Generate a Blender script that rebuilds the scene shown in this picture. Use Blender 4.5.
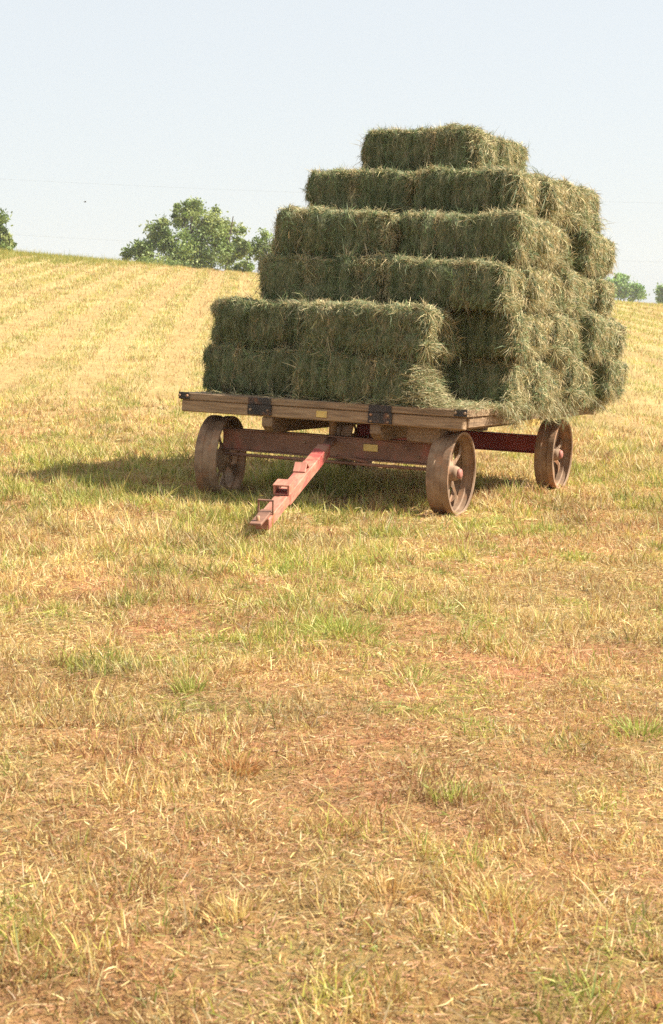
import bpy, bmesh, math
import numpy as np
from mathutils import Matrix, Vector

for o in list(bpy.data.objects):
    bpy.data.objects.remove(o)
S = bpy.context.scene
COL = S.collection
rng = np.random.default_rng(11)

# ------------------------------------------------------------------ camera
F_PX, YAW, PITCH, ROLL = 1641.94, 0.4180, -0.1132, 0.0431
CAM_LOCAL = np.array([6.1269, -10.8753, 1.3224])      # camera seen from the wagon's front left corner
CAM = np.array([0.0, 0.0, 1.3224])
cd = bpy.data.cameras.new('camera')
cam = bpy.data.objects.new('camera', cd); COL.objects.link(cam)
cd.sensor_fit = 'VERTICAL'; cd.sensor_height = 36.0; cd.lens = F_PX / 1024 * 36.0
cd.clip_start = 0.1; cd.clip_end = 3000
cam.location = CAM
cam.rotation_euler = (math.pi / 2 + PITCH, 0, 0)
cd.dof.use_dof = True; cd.dof.focus_distance = 10.8; cd.dof.aperture_fstop = 11
S.camera = cam
# wagon frame -> world
cy, sy, cp, sp = math.cos(YAW), math.sin(YAW), math.cos(PITCH), math.sin(PITCH)
fw = np.array([-sy * cp, cy * cp, sp]); rt = np.array([cy, sy, 0.0]); up = np.cross(rt, fw)
r2 = math.cos(ROLL) * rt + math.sin(ROLL) * up
u2 = -math.sin(ROLL) * rt + math.cos(ROLL) * up
CL = np.stack([r2, fw, u2], 1)
CW = np.stack([[1, 0, 0], [0, cp, sp], [0, -sp, cp]], 1)
RM = CW @ CL.T
ORG = CAM - RM @ CAM_LOCAL
WM = Matrix.Identity(4)
for i in range(3):
    for j in range(3):
        WM[i][j] = RM[i, j]
    WM[i][3] = ORG[i]

# ------------------------------------------------------------------ light
SUN_L = np.array([0.935, 0.40, 1.06]); SUN_L /= np.linalg.norm(SUN_L)
SUN = RM @ SUN_L
elev = math.asin(SUN[2]); azim = math.atan2(SUN[0], SUN[1])   # clockwise from +Y
world = bpy.data.worlds.new('World'); S.world = world; world.use_nodes = True
nt = world.node_tree; nt.nodes.clear()
sky = nt.nodes.new('ShaderNodeTexSky'); sky.sky_type = 'NISHITA'; sky.sun_disc = False
sky.sun_elevation = elev; sky.sun_rotation = azim
sky.air_density = 1.0; sky.dust_density = 3.0; sky.ozone_density = 1.0; sky.altitude = 300
bg = nt.nodes.new('ShaderNodeBackground'); bg.inputs[1].default_value = 0.14
wo = nt.nodes.new('ShaderNodeOutputWorld')
veil = nt.nodes.new('ShaderNodeMixRGB'); veil.inputs[0].default_value = .87      # thin even summer veil over the whole sky
veil.inputs[2].default_value = (2.28, 2.37, 2.39, 1)
nt.links.new(sky.outputs[0], veil.inputs[1]); nt.links.new(veil.outputs[0], bg.inputs[0]); nt.links.new(bg.outputs[0], wo.inputs[0])
sl = bpy.data.lights.new('sun', 'SUN'); sl.energy = 5.0; sl.angle = math.radians(0.6); sl.color = (1.0, 0.925, 0.79)
so = bpy.data.objects.new('sun', sl); COL.objects.link(so)
so.rotation_euler = Vector(SUN).to_track_quat('Z', 'Y').to_euler(); so.location = (20, 0, 30)
S.view_settings.view_transform = 'Standard'; S.view_settings.look = 'None'
S.view_settings.exposure = 1.3; S.view_settings.gamma = 1.0
S.render.engine = 'CYCLES'
S.cycles.use_denoising = False; S.cycles.use_adaptive_sampling = False
S.cycles.max_bounces = 6; S.cycles.diffuse_bounces = 3; S.cycles.transmission_bounces = 3
S.cycles.glossy_bounces = 2; S.cycles.transparent_max_bounces = 4; S.cycles.volume_bounces = 2

# ------------------------------------------------------------------ helpers
def tag(o, label=None, cat=None, group=None, kind=None):
    if label: o['label'] = label
    if cat: o['category'] = cat
    if group: o['group'] = group
    if kind: o['kind'] = kind
    return o

def empty(name, mat=None, parent=None):
    o = bpy.data.objects.new(name, None); COL.objects.link(o); o.empty_display_size = 0.1
    if parent is not None: o.parent = parent
    if mat is not None: o.matrix_local = mat
    return o

def link(name, mesh, mat=None, parent=None, m=None):
    o = bpy.data.objects.new(name, mesh); COL.objects.link(o)
    if mat is not None and not mesh.materials: mesh.materials.append(mat)
    if parent is not None: o.parent = parent
    if m is not None: o.matrix_local = m
    return o

def bm_mesh(name, bm, smooth=False):
    me = bpy.data.meshes.new(name); bm.to_mesh(me); bm.free()
    if smooth:
        me.polygons.foreach_set('use_smooth', np.ones(len(me.polygons), bool))
    return me

def raw_mesh(name, V, polys_idx, sizes, color=None, smooth=False):
    me = bpy.data.meshes.new(name)
    me.vertices.add(len(V)); me.vertices.foreach_set('co', np.ascontiguousarray(V, np.float32).ravel())
    me.loops.add(len(polys_idx)); me.loops.foreach_set('vertex_index', np.ascontiguousarray(polys_idx, np.int32))
    me.polygons.add(len(sizes))
    st = np.zeros(len(sizes), np.int32); st[1:] = np.cumsum(sizes)[:-1]
    me.polygons.foreach_set('loop_start', st)
    if smooth: me.polygons.foreach_set('use_smooth', np.ones(len(sizes), bool))
    if color is not None:
        a = me.color_attributes.new('col', 'FLOAT_COLOR', 'POINT')
        c = np.ones((len(V), 4), np.float32); c[:, :3] = color
        a.data.foreach_set('color', c.ravel())
    me.update(calc_edges=True)
    return me

def norm(a): return a / (np.linalg.norm(a, axis=-1, keepdims=True) + 1e-9)

def strands(name, P, D1, D2, L, Wd, col, side=None):
    """bent tapering blades: one quad and one triangle each"""
    n = len(P)
    D1 = norm(D1); D2 = norm(D2)
    if side is None:
        side = np.cross(D1, rng.normal(size=(n, 3)))
    side = norm(side)
    L = np.asarray(L)[:, None]; h = np.asarray(Wd)[:, None] * 0.5
    p1 = P + D1 * L * 0.5; p2 = p1 + D2 * L * 0.5
    V = np.stack([P - side * h, P + side * h, p1 + side * h * .9, p1 - side * h * .9, p2], 1).reshape(-1, 3)
    b = np.arange(n, dtype=np.int64)[:, None] * 5
    idx = np.concatenate([b + [0, 1, 2, 3], b + [3, 2, 4]], 1).ravel()
    sz = np.tile([4, 3], n)
    return raw_mesh(name, V, idx, sz, np.repeat(col, 5, 0))

def blades1(name, P, D, L, Wd, col, side):
    n = len(P); side = norm(side); h = np.asarray(Wd)[:, None] * .5
    V = np.stack([P - side * h, P + side * h, P + norm(D) * np.asarray(L)[:, None]], 1).reshape(-1, 3)
    return raw_mesh(name, V, np.arange(n * 3), np.full(n, 3), np.repeat(col, 3, 0))

def _hash(ix, iy, iz, seed):
    h = (ix * 374761393 + iy * 668265263 + iz * 2147483647 + seed * 974711) & 0xffffffff
    h = ((h ^ (h >> 13)) * 1274126177) & 0xffffffff
    return ((h ^ (h >> 16)) & 0xffff) / 65535.0

def vnoise(x, y, z=0.0, seed=0):
    x, y, z = np.broadcast_arrays(np.asarray(x, float), np.asarray(y, float), np.asarray(z, float))
    ix, iy, iz = (np.floor(a).astype(np.int64) for a in (x, y, z))
    fx, fy, fz = x - ix, y - iy, z - iz
    fx, fy, fz = (t * t * (3 - 2 * t) for t in (fx, fy, fz))
    r = 0
    for dx in (0, 1):
        for dy in (0, 1):
            for dz in (0, 1):
                r = r + _hash(ix + dx, iy + dy, iz + dz, seed) * (fx if dx else 1 - fx) * (fy if dy else 1 - fy) * (fz if dz else 1 - fz)
    return r

def fbm(x, y, z=0.0, seed=0, oct=3):
    r = 0; a = 0.5; t = 0
    for k in range(oct):
        r = r + a * vnoise(np.asarray(x) * 2 ** k, np.asarray(y) * 2 ** k, np.asarray(z) * 2 ** k, seed + k * 7); t += a; a *= .5
    return r / t

# ------------------------------------------------------------------ materials
def mat(name):
    m = bpy.data.materials.new(name); m.use_nodes = True
    n = m.node_tree; n.nodes.clear()
    return m, n.nodes, n.links

def ramp(nodes, stops):
    r = nodes.new('ShaderNodeValToRGB')
    while len(r.color_ramp.elements) < len(stops): r.color_ramp.elements.new(0.5)
    for e, (p, c) in zip(r.color_ramp.elements, stops):
        e.position = p; e.color = (*c, 1)
    return r

def blade_material(name, transl, rough=0.6):
    m, N, K = mat(name)
    a = N.new('ShaderNodeAttribute'); a.attribute_name = 'col'
    d = N.new('ShaderNodeBsdfDiffuse'); t = N.new('ShaderNodeBsdfTranslucent')
    g = N.new('ShaderNodeBsdfGlossy'); g.inputs['Roughness'].default_value = rough
    g.inputs['Color'].default_value = (.9, .9, .85, 1)
    x = N.new('ShaderNodeMixShader'); x.inputs[0].default_value = transl
    y = N.new('ShaderNodeMixShader'); y.inputs[0].default_value = 0.04
    o = N.new('ShaderNodeOutputMaterial')
    K.new(a.outputs['Color'], d.inputs['Color']); K.new(a.outputs['Color'], t.inputs['Color'])
    K.new(d.outputs[0], x.inputs[1]); K.new(t.outputs[0], x.inputs[2])
    K.new(x.outputs[0], y.inputs[1]); K.new(g.outputs[0], y.inputs[2]); K.new(y.outputs[0], o.inputs[0])
    return m

def noise_material(name, stops, scale=8.0, stretch=(1, 1, 1), detail=8, rough=0.7, bump=0.3, bdist=0.01, metallic=0.0,
                   second=None, second_scale=3.0, second_range=(.55, .65), per_object=0.0):
    m, N, K = mat(name)
    tc = N.new('ShaderNodeTexCoord'); mp = N.new('ShaderNodeMapping'); mp.inputs['Scale'].default_value = stretch
    K.new(tc.outputs['Object'], mp.inputs[0])
    oi = N.new('ShaderNodeObjectInfo')
    ad = N.new('ShaderNodeVectorMath'); ad.operation = 'MULTIPLY_ADD'
    K.new(oi.outputs['Random'], ad.inputs[0]); ad.inputs[1].default_value = (17, 31, 23); K.new(mp.outputs[0], ad.inputs[2])
    n = N.new('ShaderNodeTexNoise'); n.inputs['Scale'].default_value = scale; n.inputs['Detail'].default_value = detail
    n.inputs['Roughness'].default_value = .65
    K.new(ad.outputs[0], n.inputs['Vector'])
    r = ramp(N, stops); K.new(n.outputs['Fac'], r.inputs[0])
    p = N.new('ShaderNodeBsdfPrincipled'); p.inputs['Roughness'].default_value = rough; p.inputs['Metallic'].default_value = metallic
    c = r.outputs[0]
    if second is not None:
        n2 = N.new('ShaderNodeTexNoise'); n2.inputs['Scale'].default_value = second_scale; n2.inputs['Detail'].default_value = 9
        n2.inputs['Roughness'].default_value = .7
        K.new(ad.outputs[0], n2.inputs['Vector'])
        mr = N.new('ShaderNodeMapRange'); mr.inputs[1].default_value, mr.inputs[2].default_value = second_range
        K.new(n2.outputs['Fac'], mr.inputs[0])
        mx = N.new('ShaderNodeMixRGB'); K.new(mr.outputs[0], mx.inputs[0]); K.new(c, mx.inputs[1]); mx.inputs[2].default_value = (*second, 1)
        c = mx.outputs[0]
    if per_object:
        hs = N.new('ShaderNodeHueSaturation')
        mr2 = N.new('ShaderNodeMapRange'); mr2.inputs[3].default_value = 1 - per_object; mr2.inputs[4].default_value = 1 + per_object
        K.new(oi.outputs['Random'], mr2.inputs[0]); K.new(mr2.outputs[0], hs.inputs['Value']); K.new(c, hs.inputs['Color']); c = hs.outputs[0]
    K.new(c, p.inputs['Base Color'])
    if bump:
        b = N.new('ShaderNodeBump'); b.inputs['Strength'].default_value = bump; b.inputs['Distance'].default_value = bdist
        K.new(n.outputs['Fac'], b.inputs['Height']); K.new(b.outputs[0], p.inputs['Normal'])
    o = N.new('ShaderNodeOutputMaterial'); K.new(p.outputs[0], o.inputs[0])
    return m

M_GRASS = blade_material('stubble', 0.35)
M_HAY = blade_material('hay_strands', 0.22)
M_LEAF = blade_material('tree_leaves', 0.35)
M_CORE = noise_material('packed_hay', [(.3, (.05, .06, .028)), (.5, (.125, .14, .065)), (.7, (.27, .24, .13))], scale=40, stretch=(1.6, 1, .5), bump=1.0, bdist=.02, rough=.9)
M_WOOD = noise_material('weathered_plank', [(.3, (.13, .08, .043)), (.5, (.27, .175, .098)), (.7, (.37, .255, .15))], scale=9, stretch=(.5, 7, 7), rough=.75, bump=.5, bdist=.004, second=(.12, .075, .045), second_scale=2.2, second_range=(.56, .72), per_object=.18)
M_WOODL = noise_material('weathered_timber_along', [(.3, (.11, .068, .038)), (.5, (.235, .15, .085)), (.7, (.33, .225, .13))], scale=9, stretch=(7, .5, 7), rough=.75, bump=.5, bdist=.004, second=(.11, .07, .04), second_scale=2.2, second_range=(.56, .72), per_object=.12)
M_BLACK = noise_material('dark_strap_steel', [(.35, (.018, .016, .016)), (.65, (.05, .042, .04))], scale=14, rough=.5, bump=.2, bdist=.002, metallic=.3, second=(.16, .07, .035), second_scale=9, second_range=(.56, .66))
M_RUST = noise_material('rusty_wheel_steel', [(.3, (.13, .075, .045)), (.5, (.24, .152, .092)), (.7, (.36, .25, .16))], scale=7, rough=.8, bump=.4, bdist=.004, metallic=.0, second=(.38, .185, .09), second_scale=5, second_range=(.50, .66))
M_AXLE = noise_material('rusted_red_axle', [(.3, (.13, .06, .038)), (.5, (.22, .11, .07)), (.7, (.31, .18, .12))], scale=6, rough=.7, bump=.3, bdist=.003, second=(.30, .065, .045), second_scale=3, second_range=(.54, .68))
M_RED = noise_material('worn_red_paint', [(.35, (.30, .045, .042)), (.65, (.40, .085, .07))], scale=5, rough=.6, bump=.15, bdist=.002, second=(.34, .17, .11), second_scale=5.5, second_range=(.47, .58))
M_REDD = noise_material('faded_red_paint', [(.35, (.22, .03, .032)), (.65, (.31, .055, .05))], scale=5, rough=.5, bump=.15, bdist=.002, second=(.20, .09, .06), second_scale=4.5, second_range=(.58, .72))
M_BARE = noise_material('bare_worn_tongue', [(.3, (.26, .085, .055)), (.5, (.38, .155, .105)), (.7, (.46, .24, .165))], scale=6, stretch=(5, 1, 5), rough=.6, bump=.25, bdist=.003, second=(.40, .10, .08), second_scale=4.5, second_range=(.54, .62))
M_CAP = noise_material('dusty_hub_cap', [(.35, (.30, .10, .08)), (.65, (.34, .15, .11))], scale=20, rough=.65, bump=.2, bdist=.002)
M_YEL = noise_material('yellow_tag', [(.35, (.56, .38, .10)), (.65, (.70, .52, .18))], scale=12, rough=.55, bump=.1, bdist=.001, second=(.35, .24, .12), second_scale=9, second_range=(.6, .7))
M_BARK = noise_material('bark', [(.35, (.05, .04, .03)), (.65, (.14, .11, .085))], scale=6, stretch=(3, 3, .6), rough=.9, bump=.6, bdist=.03)
M_WIRE = noise_material('wire_metal', [(.4, (.10, .10, .10)), (.6, (.16, .16, .16))], scale=3, rough=.6, bump=0)
M_BIRD = noise_material('bird_plumage', [(.4, (.02, .02, .022)), (.6, (.05, .045, .04))], scale=20, rough=.7, bump=0)

# ------------------------------------------------------------------ terrain
nrm = RM[:, 2]
def plane_z(x, y): return ORG[2] - (nrm[0] * (x - ORG[0]) + nrm[1] * (y - ORG[1])) / nrm[2]
_d = np.linspace(0, 1200, 4801)
_sl = np.interp(_d, [0, 13, 28, 72, 100, 130, 220, 320, 1200], [0, 0, .055, .055, -.02, -.03, -.02, 0, 0])
_s = np.concatenate([[0], np.cumsum(_sl[:-1] * np.diff(_d))])
_w = np.interp(_d, [0, 13, 45, 90, 1200], [0, 0, .45, 1, 1])
# scale the rise so that the crest seen straight ahead stands 0.0295 above eye level
_k = 1.0
for _ in range(40):
    e = np.max(((_s * _k) - CAM[2] + plane_z(0, 0))[40:800] / _d[40:800])
    _k *= 1 + .5 * (.0266 - e) / .0266
_s = _s * _k
def rise(y): return np.interp(y, _d, _s)
def terrain(x, y):
    x = np.asarray(x, float); y = np.asarray(y, float)
    z = plane_z(x, y) + rise(y) - np.where(x < 0, .045, .034) * np.clip(x, -90, 90) * np.interp(y, _d, _w)
    z = z + (fbm(x * .9, y * .9, 0, 3, 2) - .5) * .05 + (fbm(x * 5, y * 5, 0, 5, 2) - .5) * .022
    return z

ys = np.concatenate([np.arange(-40, 1.5, 4), np.arange(1.5, 20, .14), np.arange(20, 110, .8), 110 * 1.07 ** np.arange(0, 23)])
xh = np.concatenate([np.arange(0, 7, .15), 7 * 1.08 ** np.arange(0, 55)])
xs = np.concatenate([-xh[:0:-1], xh])
GX, GY = np.meshgrid(xs, ys)
GZ = terrain(GX, GY)
nx, ny = len(xs), len(ys)
ii = np.arange(nx * ny).reshape(ny, nx)
quad = np.stack([ii[:-1, :-1], ii[:-1, 1:], ii[1:, 1:], ii[1:, :-1]], -1).reshape(-1)

# shared colour fields of the field: 0..1
def greenness(x, y):
    g = fbm(x * .8, y * .5, 0, 21, 3) * .28 + fbm(x * 4.2, y * 3.6, 0, 25, 3) * .72
    return g
def bareness(x, y):
    return fbm(x * .7 + 40, y * .6, 0, 31, 2) * .4 + fbm(x * 2.6, y * 2.2, 0, 33, 3) * .6
def rowness(x, y):
    q = x + .052 * y
    w = .5 + .5 * np.sin(q * 2 * np.pi / 1.25 + 2.5 * vnoise(q * .3, y * .02, 0, 45))
    return w * .5 + vnoise(q * .5, y * .015, 0, 41) * .22 + vnoise(q * 1.9, y * .06, 0, 43) * .28

def field_colour(x, y):
    """soil and litter colour of the ground"""
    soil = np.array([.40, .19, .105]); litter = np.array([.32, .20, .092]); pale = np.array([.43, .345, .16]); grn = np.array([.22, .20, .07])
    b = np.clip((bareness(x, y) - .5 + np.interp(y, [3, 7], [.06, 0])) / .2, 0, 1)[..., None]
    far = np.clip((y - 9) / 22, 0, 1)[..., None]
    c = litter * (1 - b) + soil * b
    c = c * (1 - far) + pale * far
    g = np.clip((greenness(x, y) - .5) / .2, 0, 1)[..., None] * .55
    c = c * (1 - g) + grn * g
    r = np.clip((rowness(x, y) - .42) / .3, 0, 1)[..., None] * far * .9
    c = c * (1 - r) + np.array([.36, .255, .115]) * r
    return c
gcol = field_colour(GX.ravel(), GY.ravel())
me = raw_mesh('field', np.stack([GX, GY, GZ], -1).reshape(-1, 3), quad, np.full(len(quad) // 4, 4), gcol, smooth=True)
m, N, K = mat('field_soil')
a = N.new('ShaderNodeAttribute'); a.attribute_name = 'col'
tc = N.new('ShaderNodeTexCoord')
n1 = N.new('ShaderNodeTexNoise'); n1.inputs['Scale'].default_value = 14; n1.inputs['Detail'].default_value = 10; n1.inputs['Roughness'].default_value = .75
n2 = N.new('ShaderNodeTexNoise'); n2.inputs['Scale'].default_value = 1.1; n2.inputs['Detail'].default_value = 8; n2.inputs['Roughness'].default_value = .7
K.new(tc.outputs['Object'], n1.inputs['Vector']); K.new(tc.outputs['Object'], n2.inputs['Vector'])
r1 = ramp(N, [(.3, (.45, .42, .38)), (.5, (.95, .93, .9)), (.7, (1.35, 1.32, 1.2))]); K.new(n1.outputs['Fac'], r1.inputs[0])
r2_ = ramp(N, [(.3, (.8, .74, .66)), (.55, (1, 1, 1)), (.75, (1.12, 1.12, 1.0))]); K.new(n2.outputs['Fac'], r2_.inputs[0])
mx = N.new('ShaderNodeMixRGB'); mx.blend_type = 'MULTIPLY'; mx.inputs[0].default_value = 1
mx2 = N.new('ShaderNodeMixRGB'); mx2.blend_type = 'MULTIPLY'; mx2.inputs[0].default_value = 1
K.new(a.outputs['Color'], mx.inputs[1]); K.new(r1.outputs[0], mx.inputs[2]); K.new(mx.outputs[0], mx2.inputs[1]); K.new(r2_.outputs[0], mx2.inputs[2])
p = N.new('ShaderNodeBsdfPrincipled'); p.inputs['Roughness'].default_value = .95; p.inputs['Specular IOR Level'].default_value = .1
K.new(mx2.outputs[0], p.inputs['Base Color'])
b = N.new('ShaderNodeBump'); b.inputs['Strength'].default_value = .8; b.inputs['Distance'].default_value = .03
K.new(n1.outputs['Fac'], b.inputs['Height']); K.new(b.outputs[0], p.inputs['Normal'])
o = N.new('ShaderNodeOutputMaterial'); K.new(p.outputs[0], o.inputs[0])
tag(link('ground', me, m), kind='structure')

# ------------------------------------------------------------------ stubble
STRAW = np.array([[.63, .485, .19], [.55, .385, .135], [.46, .26, .10], [.51, .41, .22], [.38, .19, .08], [.69, .565, .27]])
GREEN = np.array([[.44, .41, .08], [.33, .36, .065], [.53, .45, .11], [.24, .29, .055]])
def sample_field(n, y0, y1, dens, half0=1.1, half1=.255, margin=.0):
    yy = np.linspace(y0, y1, 2000)
    pdf = (half0 + half1 * yy) * dens(yy); c = np.cumsum(pdf); c /= c[-1]
    y = np.interp(rng.random(n), c, yy)
    h_ = half0 + half1 * y
    x = (rng.random(n) * 2 - 1) * h_
    if margin:                                   # thinner cover carried on well to both sides
        o_ = rng.random(n) < margin
        x = np.where(o_, np.sign(x) * h_ * (1 + .9 * rng.random(n)), x)
    return x, y
def blade_colours(x, y, extra=0.0):
    n = len(x)
    g = greenness(x, y)
    wagon_patch = np.exp(-(((x + .6) / 2.6) ** 2 + ((y - 11.6) / 2.2) ** 2)) * .13     # more green blades in a soft patch under and beside the wagon
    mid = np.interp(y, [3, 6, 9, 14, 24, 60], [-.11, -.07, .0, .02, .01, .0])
    pg = np.clip((g - .52 + wagon_patch + mid + extra) / .16 * .5 + .17, .05, .9)
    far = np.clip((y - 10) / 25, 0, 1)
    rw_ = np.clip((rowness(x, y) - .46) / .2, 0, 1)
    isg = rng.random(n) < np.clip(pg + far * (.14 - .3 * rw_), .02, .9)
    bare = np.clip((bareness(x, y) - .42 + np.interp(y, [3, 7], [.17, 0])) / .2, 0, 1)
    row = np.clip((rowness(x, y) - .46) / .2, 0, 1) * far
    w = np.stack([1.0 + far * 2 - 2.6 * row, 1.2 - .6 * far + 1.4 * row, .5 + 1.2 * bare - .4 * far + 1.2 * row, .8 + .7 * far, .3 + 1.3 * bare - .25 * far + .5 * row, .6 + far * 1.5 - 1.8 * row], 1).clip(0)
    cw = np.cumsum(w, 1); k = (rng.random(n)[:, None] * cw[:, -1:] > cw).sum(1).clip(0, 5)
    c = STRAW[k]
    gi = rng.integers(0, 4, n)
    c = np.where(isg[:, None], GREEN[gi], c)
    pt = fbm(x * 2.4, y * 2.0, 0, 71, 3)[:, None]                          # paler and browner matted patches of straw
    c = c * rng.uniform(.7, 1.18, (n, 1)) * rng.uniform(.93, 1.07, (n, 3)) * np.clip(.62 + .76 * pt, .6, 1.25) ** np.array([1.0, 1.06, 1.06])
    return c, isg

# near stubble: standing cut stems in tufts plus litter lying flat
NN = 640000
dn = lambda y: np.minimum(1, (7.0 / y) ** 1.5) * np.interp(y, [0, 16, 23], [1, 1, .05])
x, y = sample_field(NN, 2.2, 23, dn)
nc = 21000
cx_, cy_ = sample_field(nc, 2.2, 23, dn)
pick = rng.random(NN) < .62
ci = rng.integers(0, nc, NN)
sz = rng.gamma(2.0, .018, nc) + .012
off = rng.normal(size=(NN, 2)) * sz[ci][:, None]
x = np.where(pick, cx_[ci] + off[:, 0], x); y = np.where(pick, cy_[ci] + off[:, 1], y)
bare = bareness(x, y)
keep = rng.random(NN) > np.clip((bare - .56) / .16, 0, .4)
x, y, pick, off, ci = x[keep], y[keep], pick[keep], off[keep], ci[keep]
n = len(x)
col, isg = blade_colours(x, y)
tcol = blade_colours(cx_, cy_)[0][ci]
col = np.where((pick & (rng.random(n) < .6))[:, None], tcol * rng.uniform(.8, 1.15, (n, 1)), col)
z = terrain(x, y)
lie = (~pick & (rng.random(n) < .36)) | (pick & (rng.random(n) < .10))
az = rng.uniform(0, 2 * np.pi, n)
hor = np.stack([np.cos(az), np.sin(az), 0 * az], 1)
lean = rng.normal(0, .38, (n, 3)); lean[:, 2] = 0
lean[:, :2] += np.where(pick[:, None], off * 9, 0)
upv = np.array([0, 0, 1.0])
D1 = np.where(lie[:, None], hor + upv * rng.normal(.06, .12, (n, 1)), upv + lean)
D2 = np.where(lie[:, None], hor + rng.normal(0, .35, (n, 3)) * [1, 1, .25] - upv * .05, upv + lean * 1.5 + hor * .15)
tn = np.clip((fbm(x * 6.5, y * 5.5, 0, 57, 2) - .36) / .3, 0, 1)       # hand-sized tufts and thin spots
hgt = fbm(x * .7, y * .7, 0, 51, 3) * (.22 + 1.25 * tn) * np.interp(y, [3, 7], [.60, .82])
thin = lie | (rng.random(n) < .52 + .6 * tn)
wheel_xy = [(RM @ np.array([u_, v_, 0.0]) + ORG)[:2] for u_ in (.22, 2.10) for v_ in (.3133, 2.894)]
near_wheel = np.min([np.hypot(x - a_, y - b_) for a_, b_ in wheel_xy], 0)
hgt = hgt * np.clip((near_wheel - .12) / .45, .12, 1)                 # pressed down round the wheels
wide = np.maximum(1, (y / 6.0) ** .75)
L = np.where(lie, rng.gamma(2.6, .010, n) + .009, (rng.gamma(4, .0092, n) + .010) * (.32 + 1.45 * hgt) * np.interp(y, [4, 8, 12, 16], [.9, 1.0, 1.1, 1.2])) * wide ** .35
L = np.where(isg & ~lie, L * 1.3, L)
Wd = rng.uniform(.0014, .0038, n) * wide * np.where(lie, .85, 1.15)
zz = z + np.where(lie, rng.exponential(.010, n), -.004)
P = np.stack([x, y, zz], 1)
me = strands('field_stubble', P[thin], D1[thin], D2[thin], L[thin], Wd[thin], col[thin])
tag(link('mown_grass', me, M_GRASS), label='short dry mown grass stubble and cut straw covering the field', cat='grass', kind='stuff')

# chaff: short cut pieces matted flat between the stems
NC = 300000
x, y = sample_field(NC, 2.2, 13, lambda y: np.minimum(1, (5.5 / y) ** 1.4))
n = NC; col, isg = blade_colours(x, y, -.08)
col = col * rng.uniform(.7, 1.15, (n, 1))
col = np.where((rng.random(n) < np.interp(y, [4, 9], [.4, .1]))[:, None], np.array([.47, .25, .135]) * rng.uniform(.7, 1.2, (n, 1)), col)   # bits stained by the red soil
az = rng.uniform(0, 2 * np.pi, n)
D = np.stack([np.cos(az), np.sin(az), rng.normal(.10, .22, n)], 1)
wd = np.maximum(1, (y / 6.0) ** .8)
P = np.stack([x, y, terrain(x, y) + rng.exponential(.005, n)], 1)
sd_ = np.cross(D, np.stack([rng.normal(0, .5, n), rng.normal(0, .5, n), np.ones(n)], 1))
me = blades1('chaff', P, D, (rng.gamma(3, .007, n) + .008) * wd ** .5, rng.uniform(.002, .0046, n) * wd, col, sd_)
tag(link('straw_chaff', me, M_GRASS), label='short cut straw chaff matted flat on the soil between the stubble', cat='straw', kind='stuff')

# far stubble on the hillside
NF = 590000
df = lambda y: (19.0 / y) ** 1.5 * np.interp(y, [13, 21], [.05, 1])
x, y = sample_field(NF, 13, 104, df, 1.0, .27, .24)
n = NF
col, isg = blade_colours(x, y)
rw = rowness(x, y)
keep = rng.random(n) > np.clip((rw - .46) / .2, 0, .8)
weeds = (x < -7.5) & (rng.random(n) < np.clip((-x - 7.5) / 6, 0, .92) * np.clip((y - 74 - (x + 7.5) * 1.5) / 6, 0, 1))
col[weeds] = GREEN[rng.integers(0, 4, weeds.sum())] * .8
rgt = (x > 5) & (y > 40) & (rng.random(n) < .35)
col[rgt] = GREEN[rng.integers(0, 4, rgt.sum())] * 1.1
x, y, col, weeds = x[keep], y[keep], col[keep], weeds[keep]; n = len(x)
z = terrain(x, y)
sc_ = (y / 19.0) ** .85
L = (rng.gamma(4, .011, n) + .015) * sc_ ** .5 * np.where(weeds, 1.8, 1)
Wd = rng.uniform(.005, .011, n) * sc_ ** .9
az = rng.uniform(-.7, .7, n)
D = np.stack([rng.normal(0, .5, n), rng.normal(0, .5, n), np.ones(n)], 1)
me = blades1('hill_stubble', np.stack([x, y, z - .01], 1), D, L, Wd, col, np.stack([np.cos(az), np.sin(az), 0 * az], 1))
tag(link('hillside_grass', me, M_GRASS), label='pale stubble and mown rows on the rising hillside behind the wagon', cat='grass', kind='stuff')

# ------------------------------------------------------------------ pixel ray to ground
def ground_at(px, py):
    d = CW @ np.array([(px - 331.5) / F_PX, 1.0, -(py - 512) / F_PX])
    ts = np.linspace(2, 160, 16000)
    Q = CAM + ts[:, None] * d
    below = Q[:, 2] < terrain(Q[:, 0], Q[:, 1])
    i = np.argmax(below)
    return Q[i]

# ------------------------------------------------------------------ wagon
wagon = empty('hay_wagon', WM)
tag(wagon, 'flat wooden farm wagon with rusty steel wheels and red drawbar carrying hay', 'wagon')
HB = 0.771; WID = 2.30; R = 0.3054; TW = 0.165; VF, VR = 0.3133, 2.894; UR, UL = 2.1764, 0.1414

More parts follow.
